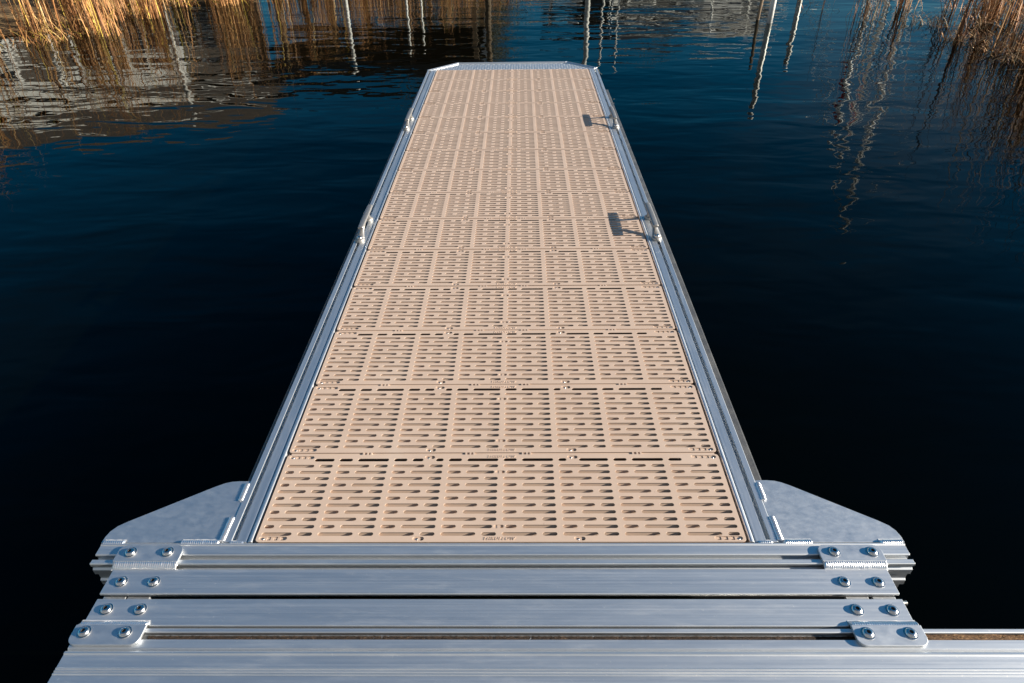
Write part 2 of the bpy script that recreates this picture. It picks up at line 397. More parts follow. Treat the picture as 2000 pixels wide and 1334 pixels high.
# dark fender strip and floats
for s in (-1, 1):
    mb = MB(); mb.box(min(s*.70, s*.778), max(s*.70, s*.778), Y0+.09, NOSE_Y-.02, -.235, -.158)
    dbuild(mb, 'rub_strip', M_BLACK, bevel=.006)
for k in range(3):
    y = Y0+.30+k*1.55
    mb = MB(); mb.box(-.62, .62, y, y+1.1, -.62, -.165); dbuild(mb, 'float', M_BLACK, bevel=.03)
for k in range(6):
    y = Y0+.0+k*.914
    mb = MB(); mb.box(-.612, .612, y+.006, y+.036, -.115, -.0462); dbuild(mb, 'cross_member', M_AX)

# end beam
def beam_profile(y0, s, z=0.0):
    """y0: inner (panel side) edge; s=-1 runs toward the camera"""
    p = [(0, -.010), (.002, -.002), (.005, 0), (.0085, -.0006), (.0095, -.0022), (.0345, -.0022), (.0365, -.0045), (.0365, -.0080), (.0335, -.0080), (.0335, -.021), (.0525, -.021), (.0525, -.0080), (.0490, -.0080), (.0490, -.0030),
         (.0500, -.0022), (.0570, -.0022), (.0610, -.0010), (.0625, -.0032), (.0625, -.011), (.0590, -.015), (.0590, -.020), (.0635, -.024), (.0635, -.040), (.0560, -.046), (.0560, -.066), (.0605, -.070), (.0605, -.086), (.0500, -.094), (.0500, -.120), (.054, -.124), (.054, -.150), (0, -.150)]
    return [(y0+s*a, b+z) for a, b in p]
mb = MB(); mb.extrude(beam_profile(Y0-.0005, -1), 'X', -.986, .986)
dbuild(mb, 'end_beam', M_AX, bevel=.0006, seg=1)

# ---- welds
def weld(p0, p1, w=.011, h=.0045, seed=0, tilt=0.0, halo=True):
    p0 = Vector(p0); p1 = Vector(p1); d = p1-p0; L = d.length; d.normalize()
    side = Vector((0, 0, 1)).cross(d).normalized(); rr = random.Random(seed)
    n = max(10, int(L/.0011)); per = .0052; v = []; f = []; K = 8
    for i in range(n+1):
        t = i/n; s = L*t
        endf = min(1, s/.004+.15, (L-s)/.004+.15)
        ph = (s/per) % 1.0
        rid = .70+.42*abs(sin(pi*ph))+.10*noise.noise(Vector((s*90, seed*3.1, 0)))
        wob = .0007*noise.noise(Vector((s*60, seed*7.7, 2)))
        ww = w/2*endf*(1+.10*noise.noise(Vector((s*120, seed, 5))))
        for k in range(K):
            a = pi*k/(K-1); 
            lag = .0022*sin(a)                      # scalloped ripples
            c = p0+d*(s+lag)+side*(cos(a)*ww+wob)
            z = sin(a)*h*endf*rid + tilt*cos(a)*ww
            v.append((c.x, c.y, c.z+z-.0006))
    for i in range(n):
        for k in range(K-1):
            f.append((i*K+k, i*K+k+1, (i+1)*K+k+1, (i+1)*K+k))
    m = MB(); m.mesh(v, f, 0, True)
    if halo:      # pale etched zone either side of the bead
        hv = []; hf = []; nh = max(8, int(L/.003))
        for i in range(nh+1):
            s = L*i/nh; e1 = w*.5+.0032+.0016*noise.noise(Vector((s*150, seed*2.3, 9))); e2 = w*.5+.0032+.0016*noise.noise(Vector((s*150, seed*4.1, 3)))
            for q in (e1, -e2):
                c = p0+d*s+side*q; hv.append((c.x, c.y, c.z+HALO_Z+tilt*q))
        for i in range(nh): hf.append((i*2, i*2+1, i*2+3, i*2+2))
        m.mesh(hv, hf, 1, False)
    return m
HALO_Z = -.0006

# gusset plates
def gusset(s):
    base = [(.6838, Y0+.0015), (.6838, 1.238), (.715, 1.2385), (.735, 1.2365), (.752, 1.231), (.775, 1.2185), (.955, 1.103), (.975, 1.088), (.986, 1.072), (.9905, 1.055), (.9915, Y0+.0015)]
    m = MB(); m.extrude([(s*a, b) for a, b in base], 'Z', -.0135, -.0055); return m
for s in (-1, 1):
    gp = dbuild(gusset(s), 'gusset_plate', M_AP, bevel=.0008)
    sd_ = 3 if s < 0 else 9
    for i, (a, b, w, h) in enumerate([((s*.930, Y0, -.004), (s*.984, Y0, -.004), .015, .0055), ((s*.694, Y0, -.004), (s*.790 if s < 0 else s*.765, Y0, -.004), .016, .006),
                                      ((s*.6885, 1.232, -.005), (s*.6885, 1.168, -.005), .015, .0055), ((s*.691, 1.118, -.005), (s*.691, Y0+.004, -.005), .016, .006),
                                      ((s*.634, Y0, -.003), (s*.668, Y0, -.003), .009, .003)]):
        o = dbuild(weld(a, b, w, h, sd_+i), 'weld_bead', [M_WELD, M_HALO])
# ---- button-head bolts (shared mesh)
bb = MB(); prof = [(.0185, 0), (.0185, .0016), (.0145, .0020), (.0143, .0026), (.0138, .0046), (.0122, .0070), (.0098, .0088), (.0072, .0098), (.0068, .0097)]
def lathe(mb, prof, n=28, mi=0, smooth=True):
    v = [(r*cos(2*pi*k/n), r*sin(2*pi*k/n), z) for r, z in prof for k in range(n)]
    f = [(i*n+k, i*n+(k+1) % n, (i+1)*n+(k+1) % n, (i+1)*n+k) for i in range(len(prof)-1) for k in range(n)]
    mb.mesh(v, f, mi, smooth)
lathe(bb, [(.0146, 0), (.0146, .0014), (.0122, .0017)], mi=0, smooth=False)
lathe(bb, [(.0118, .0010), (.0118, .0030), (.0110, .0056), (.0094, .0079), (.0072, .0092), (.0056, .0096)])
n = 28
hexv = []
for k in range(n):
    a = 2*pi*k/n; q = (a % (pi/3))-pi/6; r = .0042/cos(q); hexv.append((r*cos(a), r*sin(a)))
v = [(.0056*cos(2*pi*k/n), .0056*sin(2*pi*k/n), .0096) for k in range(n)] + [(x, y, .0095) for x, y in hexv] + [(x*.96, y*.96, .0035) for x, y in hexv]
bb.mesh(v, [(k, (k+1) % n, n+(k+1) % n, n+k) for k in range(n)], 0, False)
bb.mesh(v, [(n+k, n+(k+1) % n, 2*n+(k+1) % n, 2*n+k) for k in range(n)] + [tuple(range(2*n, 3*n))], 1, False)
bb.v = [(x, y, z*.76) for x, y, z in bb.v]
bo = bb.build('bolt', [M_STEEL, M_DARK]); bolt_me = bo.data; bpy.data.objects.remove(bo)
def bolt(parent, x, y, z, off):
    return child('bolt', bolt_me, parent, (x-off[0], y-off[1], z-off[2]), rz=rnd.uniform(0, 6))

# ---- hinge half on the finger dock
DO = (0, Y0, ZW)
def hinge(parent, off, ya, yb, tab_y0, tab_y1, weld_y, bolt_tab, bolt_bar, xl, xr, seed, slope, drop=.050, inset=0):
    def fin_(m, name, mt, bevel=0, par=None):
        o = m.build(name, mt, None, bevel); o.data.transform(Matrix.Translation((-off[0], -off[1], -off[2]))); o.parent = par or hp; 
        return o
    m = MB(); r = .012
    prof = ([(ya, -drop)] if not inset else [(ya+.006+inset, -.050), (ya+inset, -.050), (ya+inset, -.0125), (ya, -.0115)]) + [(ya, -.007), (ya+.0015, -.0055), (yb-.0015, -.0055), (yb, -.007), (yb, -.030), (yb-.006, -.030), (yb-.006, -.0125)] + ([(ya+.006, -.0125), (ya+.006, -drop)] if not inset else [(ya+.006+inset, -.0125)])
    m.extrude(prof, 'X', xl, xr)
    hp = m.build('hinge_bar', M_AX, None, .0007); hp.data.transform(Matrix.Translation((-off[0], -off[1], -off[2]))); hp.parent = parent
    for s, (tx0, tx1) in ((-1, (xl-.006, -.772)), (1, (.767, xr+.004))):
        m = MB(); pts = []
        inner = tx1 if s < 0 else tx0; outerx = tx0 if s < 0 else tx1
        ys = sorted((tab_y0, tab_y1)); far = tab_y0
        # rounded only at the far-from-hinge corners
        rr = .018; dirr = 1 if tab_y0 > weld_y else -1
        P4 = [(outerx, weld_y), (inner, weld_y)]
        def arc(cx, cy, a0, a1): return [(cx+rr*cos(R(a0+(a1-a0)*k/6)), cy+rr*sin(R(a0+(a1-a0)*k/6))) for k in range(7)]
        x0_, x1_ = min(outerx, inner), max(outerx, inner)
        if dirr > 0: poly = [(x0_, weld_y), (x1_, weld_y)] + arc(x1_-rr, tab_y0-rr, 0, 90) + arc(x0_+rr, tab_y0-rr, 90, 180)
        else: poly = [(x1_, weld_y), (x0_, weld_y)] + arc(x0_+rr, tab_y0+rr, 180, 270) + arc(x1_-rr, tab_y0+rr, 270, 360)
        m.extrude(poly, 'Z', -.0016, .0055)
        # short riser joining the tab to the bar
        wy = weld_y-.004*dirr
        m.extrude([(weld_y, .0050), (weld_y, -.0010), (weld_y-.012*dirr, -.0070), (weld_y-.016*dirr, -.0060)], 'X', x0_+.002, x1_-.002)
        tb_ = fin_(m, 'mounting_tab', M_AP, .0008)
        wc = weld_y-.0065*dirr
        fin_(weld((x0_+.001, wc, -.0010), (x1_-.001, wc, -.0010), .0165, .0048, seed+s, tilt=slope), 'weld_bead', [M_WELD, M_HALO], 0, tb_)
        for bx, by in bolt_tab[s]:
            bolt(tb_, bx, by, .0055, off)
        for bx, by in bolt_bar[s]:
            bolt(hp, bx, by, -.0055, off)
    return hp
h1 = hinge(dock, DO, .8945, .9615, 1.0215, .965, .975,
      {-1: [(-.897, 1.000), (-.807, 1.001)], 1: [(.802, 1.0005), (.893, 1.0)]},
      {-1: [(-.888, .9265), (-.811, .926)], 1: [(.800, .9255), (.878, .9245)]}, -.923, .914, 21, .50, inset=.022)
for x in (-.918, -.862, .795, .856):      # knuckles in the hinge gap
    m = MB(); m.box(x, x+.052, .884, .8965, -.045, -.0185); o = dbuild(m, 'hinge_knuckle', M_AP, h1, .001)
m = MB(); m.tube([(-.935, .8885, -.032), (.935, .8885, -.032)], .006, 12); dbuild(m, 'hinge_pin', M_STEEL, h1)

# ---- nose: tread plate and welded tube trim
ny = NOSE_Y
poly = [(-.664, ny+.006), (.664, ny+.010), (.664, ny+.022), (.446, 5.835), (-.456, 5.826), (-.655, ny+.016)]
m = MB(); m.extrude(poly, 'Z', -.012, -.008)
def inside(x, y):
    lim = 5.80
    if y < ny+.016 or y > lim: return False
    if x < -.44: return y < ny+.012+(x+.66)/.22*(.18)
    if x > .43: return y < ny+.012+(.66-x)/.22*(.18)
    return True
for i in range(61):
    for j in range(10):
        x = -.65+i*.0215; y = ny+.016+j*.0215
        if not inside(x, y): continue
        a = R(45) if (i+j) % 2 else R(-45); dx, dy = cos(a)*.0120, sin(a)*.0120; ex_, ey_ = -sin(a)*.0042, cos(a)*.0042
        b4 = [(x-dx, y-dy), (x+ex_, y+ey_), (x+dx, y+dy), (x-ex_, y-ey_)]
        top = (x, y, -.0046)
        for q in range(4):
            c0, c1 = b4[q], b4[(q+1) % 4]; m.face([(c0[0], c0[1], -.008), (c1[0], c1[1], -.008), top])
dbuild(m, 'tread_plate', M_AP)
trim = [(-.676, ny+.010), (-.459, 5.842), (.446, 5.850), (.676, ny+.040)]
for i in range(3):
    a = Vector(trim[i]+(0,)); b = Vector(trim[i+1]+(0,)); d = (b-a).normalized(); nrm = Vector((-d.y, d.x, 0))
    m = MB()
    def ang(P, Q, Rr):   # mitre offset
        return 0
    prof = [(-.026, -.012), (-.026, -.003), (-.022, -.001), (-.014, -.004), (-.010, -.004), (-.004, 0), (.004, -.001), (.006, -.006), (.006, -.15), (-.002, -.15), (-.002, -.012)]
    def off_pt(idx, o):
        dirs = []
        P = Vector(trim[idx]+(0,))
        if idx > 0: dirs.append((P-Vector(trim[idx-1]+(0,))).normalized())
        if idx < 3: dirs.append((Vector(trim[idx+1]+(0,))-P).normalized())
        if len(dirs) == 1: nn = Vector((-dirs[0].y, dirs[0].x, 0)); k = 1
        else:
            n1_, n2_ = (Vector((-q.y, q.x, 0)) for q in dirs); nn = (n1_+n2_).normalized(); k = 1/max(.3, nn.dot(n1_))
        return P+nn*o*k
    va = [off_pt(i, o) + Vector((0, 0, z)) for o, z in prof]; vb = [off_pt(i+1, o) + Vector((0, 0, z)) for o, z in prof]
    k = len(prof); m.mesh(va+vb, [(j, (j+1) % k, k+(j+1) % k, k+j) for j in range(k)] + [tuple(range(k))[::-1], tuple(range(k, 2*k))])
    dbuild(m, 'nose_trim', M_AX)
for px, py in ((-.672, ny+.012), (-.459, 5.836), (.446, 5.843), (.674, ny+.038)):
    dbuild(weld((px-.010, py-.006, -.001), (px+.010, py+.004, -.001), .012, .003, int(px*100)), 'weld_bead', [M_WELD, M_HALO])

# ---- cleats
def make_cleat(fx):
    root = MB(); c = root
    # horn bar: flat-topped, slightly tapered, rounded ends
    L = .121; pts = []; rad = []
    n = 16
    for i in range(n+1):
        y = -L+2*L*i/n; e = 1 if 0 < i < n else .92
        w = .0128*(1-.10*abs(y)/L)*e; hh = .0060*(1-.15*abs(y)/L)*e
        pts.append((0, y, .0540)); rad.append((w, hh))
    # rounded-rectangle bar
    v = []; f = []; K = 12
    for p_, (a, b) in zip(pts, rad):
        for k in range(K):
            t = 2*pi*k/K; cx = max(-1, min(1, 1.25*cos(t))); cz = max(-1, min(1, 1.25*sin(t)))
            v.append((cx*a, p_[1], p_[2]+cz*b))
    for i in range(n):
        for k in range(K): f.append((i*K+k, i*K+(k+1) % K, (i+1)*K+(k+1) % K, (i+1)*K+k))
    c.mesh(v, f, 0, True); c.face(v[:K][::-1]); c.face(v[-K:])
    for yf, yj in ((-.136, -.050), (.074, .036)):
        d = yj-yf
        path = [(fx, yf, .0085), (fx, yf+d*.14, .0125), (fx*.95, yf+d*.32, .0180), (fx*.75, yf+d*.52, .0270), (fx*.4, yf+d*.76, .0400), (0, yj, .0520)]
        ww = [(.0205, .0075), (.0198, .0080), (.0165, .0082), (.0130, .0082), (.0115, .0080), (.0125, .0080)]
        c.tube(path, ww, 14)
        lathe2 = [(.0215, 0), (.0220, .004), (.0215, .010), (.0175, .0135), (.0100, .0145), (0.0001, .0145)]
        vv = [(fx+r*cos(2*pi*k/20), yf+r*sin(2*pi*k/20), z) for r, z in lathe2 for k in range(20)]
        c.mesh(vv, [(i*20+k, i*20+(k+1) % 20, (i+1)*20+(k+1) % 20, (i+1)*20+k) for i in range(len(lathe2)-1) for k in range(20)], 0, True)
    return c
cleat_me = {}
for s in (-1, 1):
    cm = make_cleat(s*.0060).build('cleat', M_CAST); cleat_me[s] = cm.data; bpy.data.objects.remove(cm)
hb = MB(); lathe(hb, [(.0125, 0), (.0125, .003), (.0115, .006), (.0085, .0085), (.0045, .0096), (.0001, .0098)], 20)
ho = hb.build('cleat_bolt', M_STEEL); cb_me = ho.data; bpy.data.objects.remove(ho)
for s in (-1, 1):
    for yc in (2.782, 4.288):
        c_ = child('cleat', cleat_me[s], dock, rel((s*.6505, yc, -.0035)), rz=0)
        for q in (-.136, .074): child('cleat_bolt', cb_me, c_, (s*.006, q, .0140))
        # slot nut visible in the groove just before the foot
        mm_ = MB(); mm_.box(-.0045, .0045, -.196, -.178, -.013, -.0050); o = mm_.build('slot_nut', M_CAST); o.parent = c_; o.location = (s*.010, 0, 0)

# ------------------------------------------------------------------ main dock in the foreground
walk = empty('main_walkway', (0, .6, ZW)); WO = (0, .6, ZW)
tag(walk, 'wide grooved aluminium edge of the main walkway along the bottom of the view', 'dock')
def wbuild(mb, name, mats, parent=walk, bevel=0):
    o = mb.build(name, mats, None, bevel); o.data.transform(Matrix.Translation((-WO[0], -WO[1], -WO[2]))); o.parent = parent; return o
h2 = hinge(walk, WO, .8155, .8825, .7655, .815, .8120,
      {-1: [(-.901, .7945), (-.811, .7935)], 1: [(.795, .7925), (.886, .7925)]},
      {-1: [(-.887, .8555), (-.810, .855)], 1: [(.800, .8545), (.878, .8535)]}, -.921, .913, 31, -.35)
XR = 6.0
bp = [(.8085, -.012), (.8085, -.0035), (.8070, -.0022), (.8000, -.0022), (.7985, -.0035), (.7985, -.0080), (.8015, -.0080), (.8015, -.020), (.7800, -.020), (.7800, -.0080), (.7830, -.0080), (.7830, -.0035), (.7820, -.0022),
      (.7625, -.0022), (.7605, -.0045), (.7580, -.0075), (.7570, -.0075), (.7560, -.0020), (.7530, .0008), (.7490, .0016), (.7475, -.0006), (.7460, -.0012),
      (.7200, -.0012), (.7185, .0004), (.7165, .0004), (.7155, -.0012), (.7135, -.0012), (.7125, .0004), (.7105, .0004), (.7095, -.0012), (.7075, -.0012), (.7065, .0004), (.7045, .0004), (.7035, -.0012),
      (.6400, -.0012), (.6385, .0010), (.6340, .0010), (.6325, -.020), (.6325, -.150), (.8085, -.150)]
m = MB(); m.extrude(bp, 'X', -.9225, XR); wbuild(m, 'edge_beam', M_AX, bevel=.0005)
# dirt packed into the T-slot
m = MB(); rr = random.Random(5)
n = 900; xa, xb = -.77, 3.2; vv = []; ff = []
for i in range(n+1):
    x = xa+(xb-xa)*i/n
    for k, y in enumerate((.7822, .7865, .7910, .7960, .8000)):
        base = (-.0175 if x > .9 else -.0195) + (.0095 if x > .9 else .0012)*(.5+.5*noise.noise(Vector((x*22, y*160, 1)))) + .0022*noise.noise(Vector((x*160, y*500, 4)))
        if x > .9: base += .0028 if k >= 2 else 0
        vv.append((x, y, base))
for i in range(n):
    for k in range(4): ff.append((i*5+k, i*5+k+1, (i+1)*5+k+1, (i+1)*5+k))
m.mesh(vv, ff, 0, True); o = wbuild(m, 'groove_dirt', M_DEBRIS)
# walkway surface behind the beam (under the viewer) and its floats
m = MB(); m.box(-.92, XR, -1.6, .6315, -.032, -.002); wbuild(m, 'deck_surface', M_TAN, bevel=.003)
m = MB(); m.box(-.9225, XR, -1.64, -1.601, -.15, -.001); wbuild(m, 'rear_beam', M_AX, bevel=.001)
for k in range(4):
    m = MB(); m.box(-.85+k*1.7, .45+k*1.7, -1.4, .60, -.62, -.155); wbuild(m, 'float', M_BLACK, bevel=.03)

# ================================================================== the surroundings
def G(px, py): return Vector((px, py, ZW))
# ---- terrain behind the reeds: bank rising from the water, out to the horizon
m_bank = mat('bank_earth', (.10, .065, .03), .95); g = NG(m_bank)
a = g.noise(g.coord(), 3.0, 8, .7); g.l(g.ramp(a, [(.3, (.035, .022, .012)), (.5, (.12, .075, .03)), (.7, (.20, .13, .055))]), g.b.inputs['Base Color'])
shore = [(-60, 4.0), (-20, 6.5), (-8.3, 7.6), (-6.5, 9.0), (-6.1, 11.0), (-5.6, 12.8), (-3.8, 14.0), (-2, 15.5), (1, 19.5), (4, 21.5), (9, 21.5), (14, 24), (22, 27), (60, 30)]
vv = []; ff = []
rows = [0, .4, 1.2, 3, 8, 30, 150, 1200]
zz = [-.35, .02, .16, .30, .45, .6, 1.2, 6]
for i, (x, y) in enumerate(shore):
    for rr_, z in zip(rows, zz):
        k = 1+rr_*.02
        vv.append((x*(1+rr_*.012), y+rr_, ZW+z+.05*noise.noise(Vector((x, y+rr_, 0)))))
nr = len(rows)
for i in range(len(shore)-1):
    for j in range(nr-1): ff.append((i*nr+j, (i+1)*nr+j, (i+1)*nr+j+1, i*nr+j+1))
m = MB(); m.mesh(vv, ff, 0, True); tag(m.build('bank', m_bank), kind='structure')
# right hand bank, close to the dock
vv = []; ff = []
rb = [(9.0, 2.0), (6.6, 6.3), (6.3, 7.6), (6.3, 8.6), (6.5, 9.8), (7.4, 10.8), (9.5, 11.6)]
for i, (x, y) in enumerate(rb):
    for rr_, z in ((0, -.3), (.3, .0), (1.0, .12), (4, .25), (9, .3)):
        vv.append((x+rr_, y+rr_*.15, ZW+z))
for i in range(len(rb)-1):
    for j in range(4): ff.append((i*5+j, i*5+j+1, (i+1)*5+j+1, (i+1)*5+j))
m = MB(); m.mesh(vv, ff, 0, True); tag(m.build('bank', m_bank), kind='structure')

# ---- reeds
def reed_mat(name, stops):
    mt = mat(name, (.4, .25, .1), .7); g = NG(mt)
    at = g.n('ShaderNodeAttribute', attribute_name='tint', attribute_type='GEOMETRY')
    g.l(g.ramp(at.outputs['Fac'], stops), g.b.inputs['Base Color'])
    g.b.inputs['Subsurface Weight'].default_value = 0
    return mt
M_REED_L = reed_mat('dry_reed_gold', [(0, (.06, .024, .009)), (.35, (.20, .085, .024)), (.6, (.36, .16, .05)), (.8, (.50, .265, .09)), (.93, (.56, .38, .19)), (1, (.50, .36, .05))])
M_REED_R = reed_mat('dry_reed_brown', [(0, (.03, .012, .005)), (.35, (.15, .06, .02)), (.6, (.34, .155, .05)), (.85, (.50, .29, .12)), (1, (.55, .40, .21))])
def reeds(name, mt, spots, label, hmin, hmax, seed, broken=.25, wid=.009, dip=0.0):
    rr = random.Random(seed); v = []; f = []; tint = []
    for (x, y) in spots:
        hgt = rr.uniform(hmin, hmax); az = rr.uniform(0, 2*pi); lean = abs(rr.gauss(0, .13)); w = rr.uniform(.5, 1.2)*wid
        tn = min(1, max(0, rr.gauss(.55, .24)))
        if rr.random() < broken: lean = rr.uniform(.5, 1.35); hgt *= rr.uniform(.25, .6); tn = min(1, tn+.15)
        d = Vector((cos(az), sin(az), 0)); side = Vector((-sin(az+rr.uniform(-.9, .9)), cos(az), 0)).normalized()
        n = 5; bend = rr.uniform(0, .5)*hgt; b0 = len(v)
        p = Vector((x, y, ZW-.03)); ang = lean*.6
        kink = rr.randint(1, 3) if rr.random() < .3 else 9; ka = rr.uniform(.3, 1.4)
        for i in range(n+1):
            t = i/n; ww = w*(1-t**2*.85)/2
            v.append(p+side*ww); v.append(p-side*ww); v.append(p+d.cross(side).cross(side)*-ww*.0+Vector((side.y, -side.x, 0))*ww*.7)
            tint += [tn]*3
            a2 = ang+lean*t+(bend/hgt)*t*t
            if i >= kink: a2 += ka
            p = p+(d*sin(a2)+Vector((0, 0, 1))*cos(a2))*(hgt/n)
        for i in range(n):
            for a_, b_ in ((0, 1), (1, 2), (2, 0)):
                f.append((b0+i*3+a_, b0+i*3+b_, b0+(i+1)*3+b_, b0+(i+1)*3+a_))
        if rr.random() < .45:      # leaf blade
            i = rr.randint(1, 3); q = (v[b0+i*3]+v[b0+i*3+1])/2; az2 = rr.uniform(0, 2*pi); e = Vector((cos(az2), sin(az2), 0)); L = rr.uniform(.15, .45)
            b1 = len(v); sd2 = Vector((-e.y, e.x, 0))*w*.5
            for t in (0, .5, 1):
                c = q+e*L*t*.7+Vector((0, 0, L*(.6*t-.75*t*t))); ww = 1-t*.9
                v += [c+sd2*ww, c-sd2*ww]; tint += [min(1, tn+.1)]*2
            f += [(b1, b1+1, b1+3, b1+2), (b1+2, b1+3, b1+5, b1+4)]
    me = bpy.data.meshes.new(name); me.from_pydata([tuple(q) for q in v], [], f); me.materials.append(mt)
    at = me.attributes.new('tint', 'FLOAT', 'POINT'); at.data.foreach_set('value', tint)
    o = bpy.data.objects.new(name, me); COL.objects.link(o)
    return tag(o, label, 'reeds', kind='stuff')
def band(line, depth, n, seed, clump=.35, ragged=.25):
    """points scattered behind a shoreline polyline, in clumps"""
    rr = random.Random(seed); segs = []; tot = 0
    for a, b in zip(line, line[1:]):
        L = math.dist(a, b); segs.append((a, b, L)); tot += L
    cl = []
    for _ in range(max(8, int(n/28))):
        t = rr.uniform(0, tot)
        for a, b, L in segs:
            if t <= L: break
            t -= L
        k = t/L; x = a[0]+(b[0]-a[0])*k; y = a[1]+(b[1]-a[1])*k; nx, ny_ = -(b[1]-a[1])/L, (b[0]-a[0])/L
        d = depth*rr.random()**1.4 - ragged*rr.random()
        cl.append((x+nx*d, y+ny_*d))
    out_ = []
    for _ in range(n):
        c = rr.choice(cl); out_.append((c[0]+rr.gauss(0, clump*.45), c[1]+rr.gauss(0, clump*.35)))
    return out_
lineL = [(-7.9, 6.9), (-6.5, 8.1), (-6.1, 9.0), (-5.7, 9.9), (-5.3, 10.8), (-4.9, 11.8), (-4.3, 12.6), (-3.4, 13.2)]
reeds('reeds', M_REED_L, band(lineL, 1.5, 1900, 1, .22, .75), 'golden dry reeds standing in the water along the upper left bank', .6, 1.75, 11, .3, .013)
lineR = [(5.9, 10.6), (5.55, 9.6), (5.45, 8.7), (5.45, 7.9), (5.25, 7.2), (5.2, 6.3), (6.4, 4.4)]
reeds('reeds', M_REED_R, band(lineR, 1.6, 1050, 2, .18, .7), 'brown broken reeds leaning over the water in the upper right corner', .6, 1.9, 12, .35, .014)
rr = random.Random(3)
sp = [(4.72+rr.gauss(0, .10), 9.85+rr.gauss(0, .12)) for _ in range(26)]+[(5.05+rr.gauss(0, .14), 10.5+rr.gauss(0, .2)) for _ in range(14)]+[(4.45+rr.gauss(0, .08), 10.6+rr.gauss(0, .12)) for _ in range(8)]
reeds('reeds', M_REED_R, sp, 'small loose tuft of brown reeds left of the right hand reed bed', .6, 1.5, 13, .3)
reeds('reed_litter', M_REED_L, band([(-7.7, 6.7), (-6.3, 7.9), (-5.9, 8.9), (-5.55, 9.7), (-5.15, 10.7), (-4.7, 11.6)], 1.2, 520, 21, .30, .1), 'fallen broken stalks and leaves floating at the foot of the gold reeds', .25, .8, 22, 1.0, .010)
reeds('reed_litter', M_REED_R, band([(5.45, 9.6), (5.35, 8.7), (5.3, 7.9), (5.05, 7.2), (5.0, 6.3)], 1.2, 420, 23, .28, .1), 'fallen dark stalks tangled at the foot of the brown reeds', .25, .8, 24, 1.0, .010)
lineC = [(-3.9, 13.3), (-2.6, 14.6), (-.8, 16.0), (.6, 18.2)]
reeds('reeds', M_REED_L, band(lineC, 1.6, 1500, 4, .4), 'orange brown reeds far behind the end of the dock, seen reflected', .7, 1.5, 14, .15, .014)

# ---- poles and pilings
M_GALV = aluminium('galvanised_pipe', base=(.66, .66, .64), rough=.5, axis='N')
M_WOOD = mat('weathered_wood', (.16, .11, .07), .85); g = NG(M_WOOD)
a = g.noise(g.coord((12, 12, .8)), 4, 6, .7); g.l(g.ramp(a, [(.3, (.05, .033, .02)), (.7, (.26, .19, .12))]), g.b.inputs['Base Color']); g.bump(a, .6, .01)
M_WHITE = mat('white_paint', (.78, .77, .74), .45); g = NG(M_WHITE); g.l(g.mix(g.noise(g.coord(), 3, 5), (.78, .77, .74), (.86, .85, .82)), g.b.inputs['Base Color'])
def pole(name, label, x, y, h, r, mt, cap=True, group=None, lean=(0, 0)):
    m = MB(); b = Vector((x, y, ZW-.6)); t = Vector((x+lean[0], y+lean[1], ZW+h))
    pts = [b, b.lerp(t, .5), t]; rad = [r, r, r*.97]
    if cap: pts += [t+Vector((0, 0, .01)), t+Vector((0, 0, .03))]; rad += [r*1.15, r*.5]
    m.tube(pts, rad, 14); o = m.build(name, mt); 
    o.data.transform(Matrix.Translation(-Vector((x, y, ZW)))); o.location = (x, y, ZW)
    return tag(o, label, 'piling', group)
pole('mooring_pole', 'galvanised mooring pole standing right of the dock, its tall wavy reflection beside it', 3.37, 9.62, 1.10, .038, M_GALV)
pole('mooring_pole', 'thin dark wooden stake leaning just left of the galvanised mooring pole', 3.26, 9.85, .62, .022, M_WOOD, False, lean=(.05, 0))
pole('mooring_pole', 'pale mooring pole near the top edge, left of the small reed tuft', 4.52, 11.75, 1.02, .040, M_GALV)
pole('mooring_pole', 'thick white mooring pole reflected behind the right corner of the dock end', 1.27, 13.0, 1.85, .046, M_WHITE)
pole('mooring_pole', 'white mooring pole reflected left of the dock end, the nearer of two there', -3.0, 13.0, 1.30, .034, M_WHITE)
pole('mooring_pole', 'slim white pole reflected close to the left corner of the dock end', -1.93, 13.0, .95, .022, M_WHITE)
pole('mooring_pole', 'slim white pole reflected beside the other one near the dock end', -1.75, 13.6, 1.0, .020, M_WHITE)
pole('mooring_pole', 'tall white pole reflected in front of the house on the left', -6.0, 12.45, 1.82, .036, M_WHITE)
pole('mooring_pole', 'white pole reflected at the far left among the gold reeds', -8.0, 12.2, 1.40, .036, M_WHITE)
pole('mooring_pole', 'dark wooden piling reflected left of the white pole by the boathouse', -4.55, 14.0, 1.25, .05, M_WOOD)
pole('mooring_pole', 'wooden piling reflected under the dark tree behind the dock end', -.55, 14.5, 2.0, .06, M_WOOD)

# ---- house on the left
M_SIDING = mat('taupe_siding', (.17, .145, .125), .8); g = NG(M_SIDING)
w_ = g.n('ShaderNodeTexWave', wave_type='BANDS', bands_direction='Z'); w_.inputs['Scale'].default_value = 3.4; g.l(g.coord(), w_.inputs['Vector'])
g.l(g.mix(g.mr(g.noise(g.coord(), 2, 4), .3, .7, 0, 1), (.085, .070, .060), (.115, .096, .082)), g.b.inputs['Base Color']); g.bump(w_.outputs['Fac'], .5, .02)
M_SHING = mat('brown_shingles', (.095, .075, .06), .9); g = NG(M_SHING)
br = g.n('ShaderNodeTexBrick'); br.inputs['Scale'].default_value = 4.0; br.inputs['Color1'].default_value = (.13, .10, .08, 1); br.inputs['Color2'].default_value = (.08, .064, .052, 1); br.inputs['Mortar'].default_value = (.03, .025, .02, 1); br.inputs['Mortar Size'].default_value = .015
g.l(g.coord((1, 1, 1)), br.inputs['Vector']); g.l(br.outputs['Color'], g.b.inputs['Base Color'])
M_GLASS = mat('window_glass', (.02, .025, .03), .08, 0, .6)
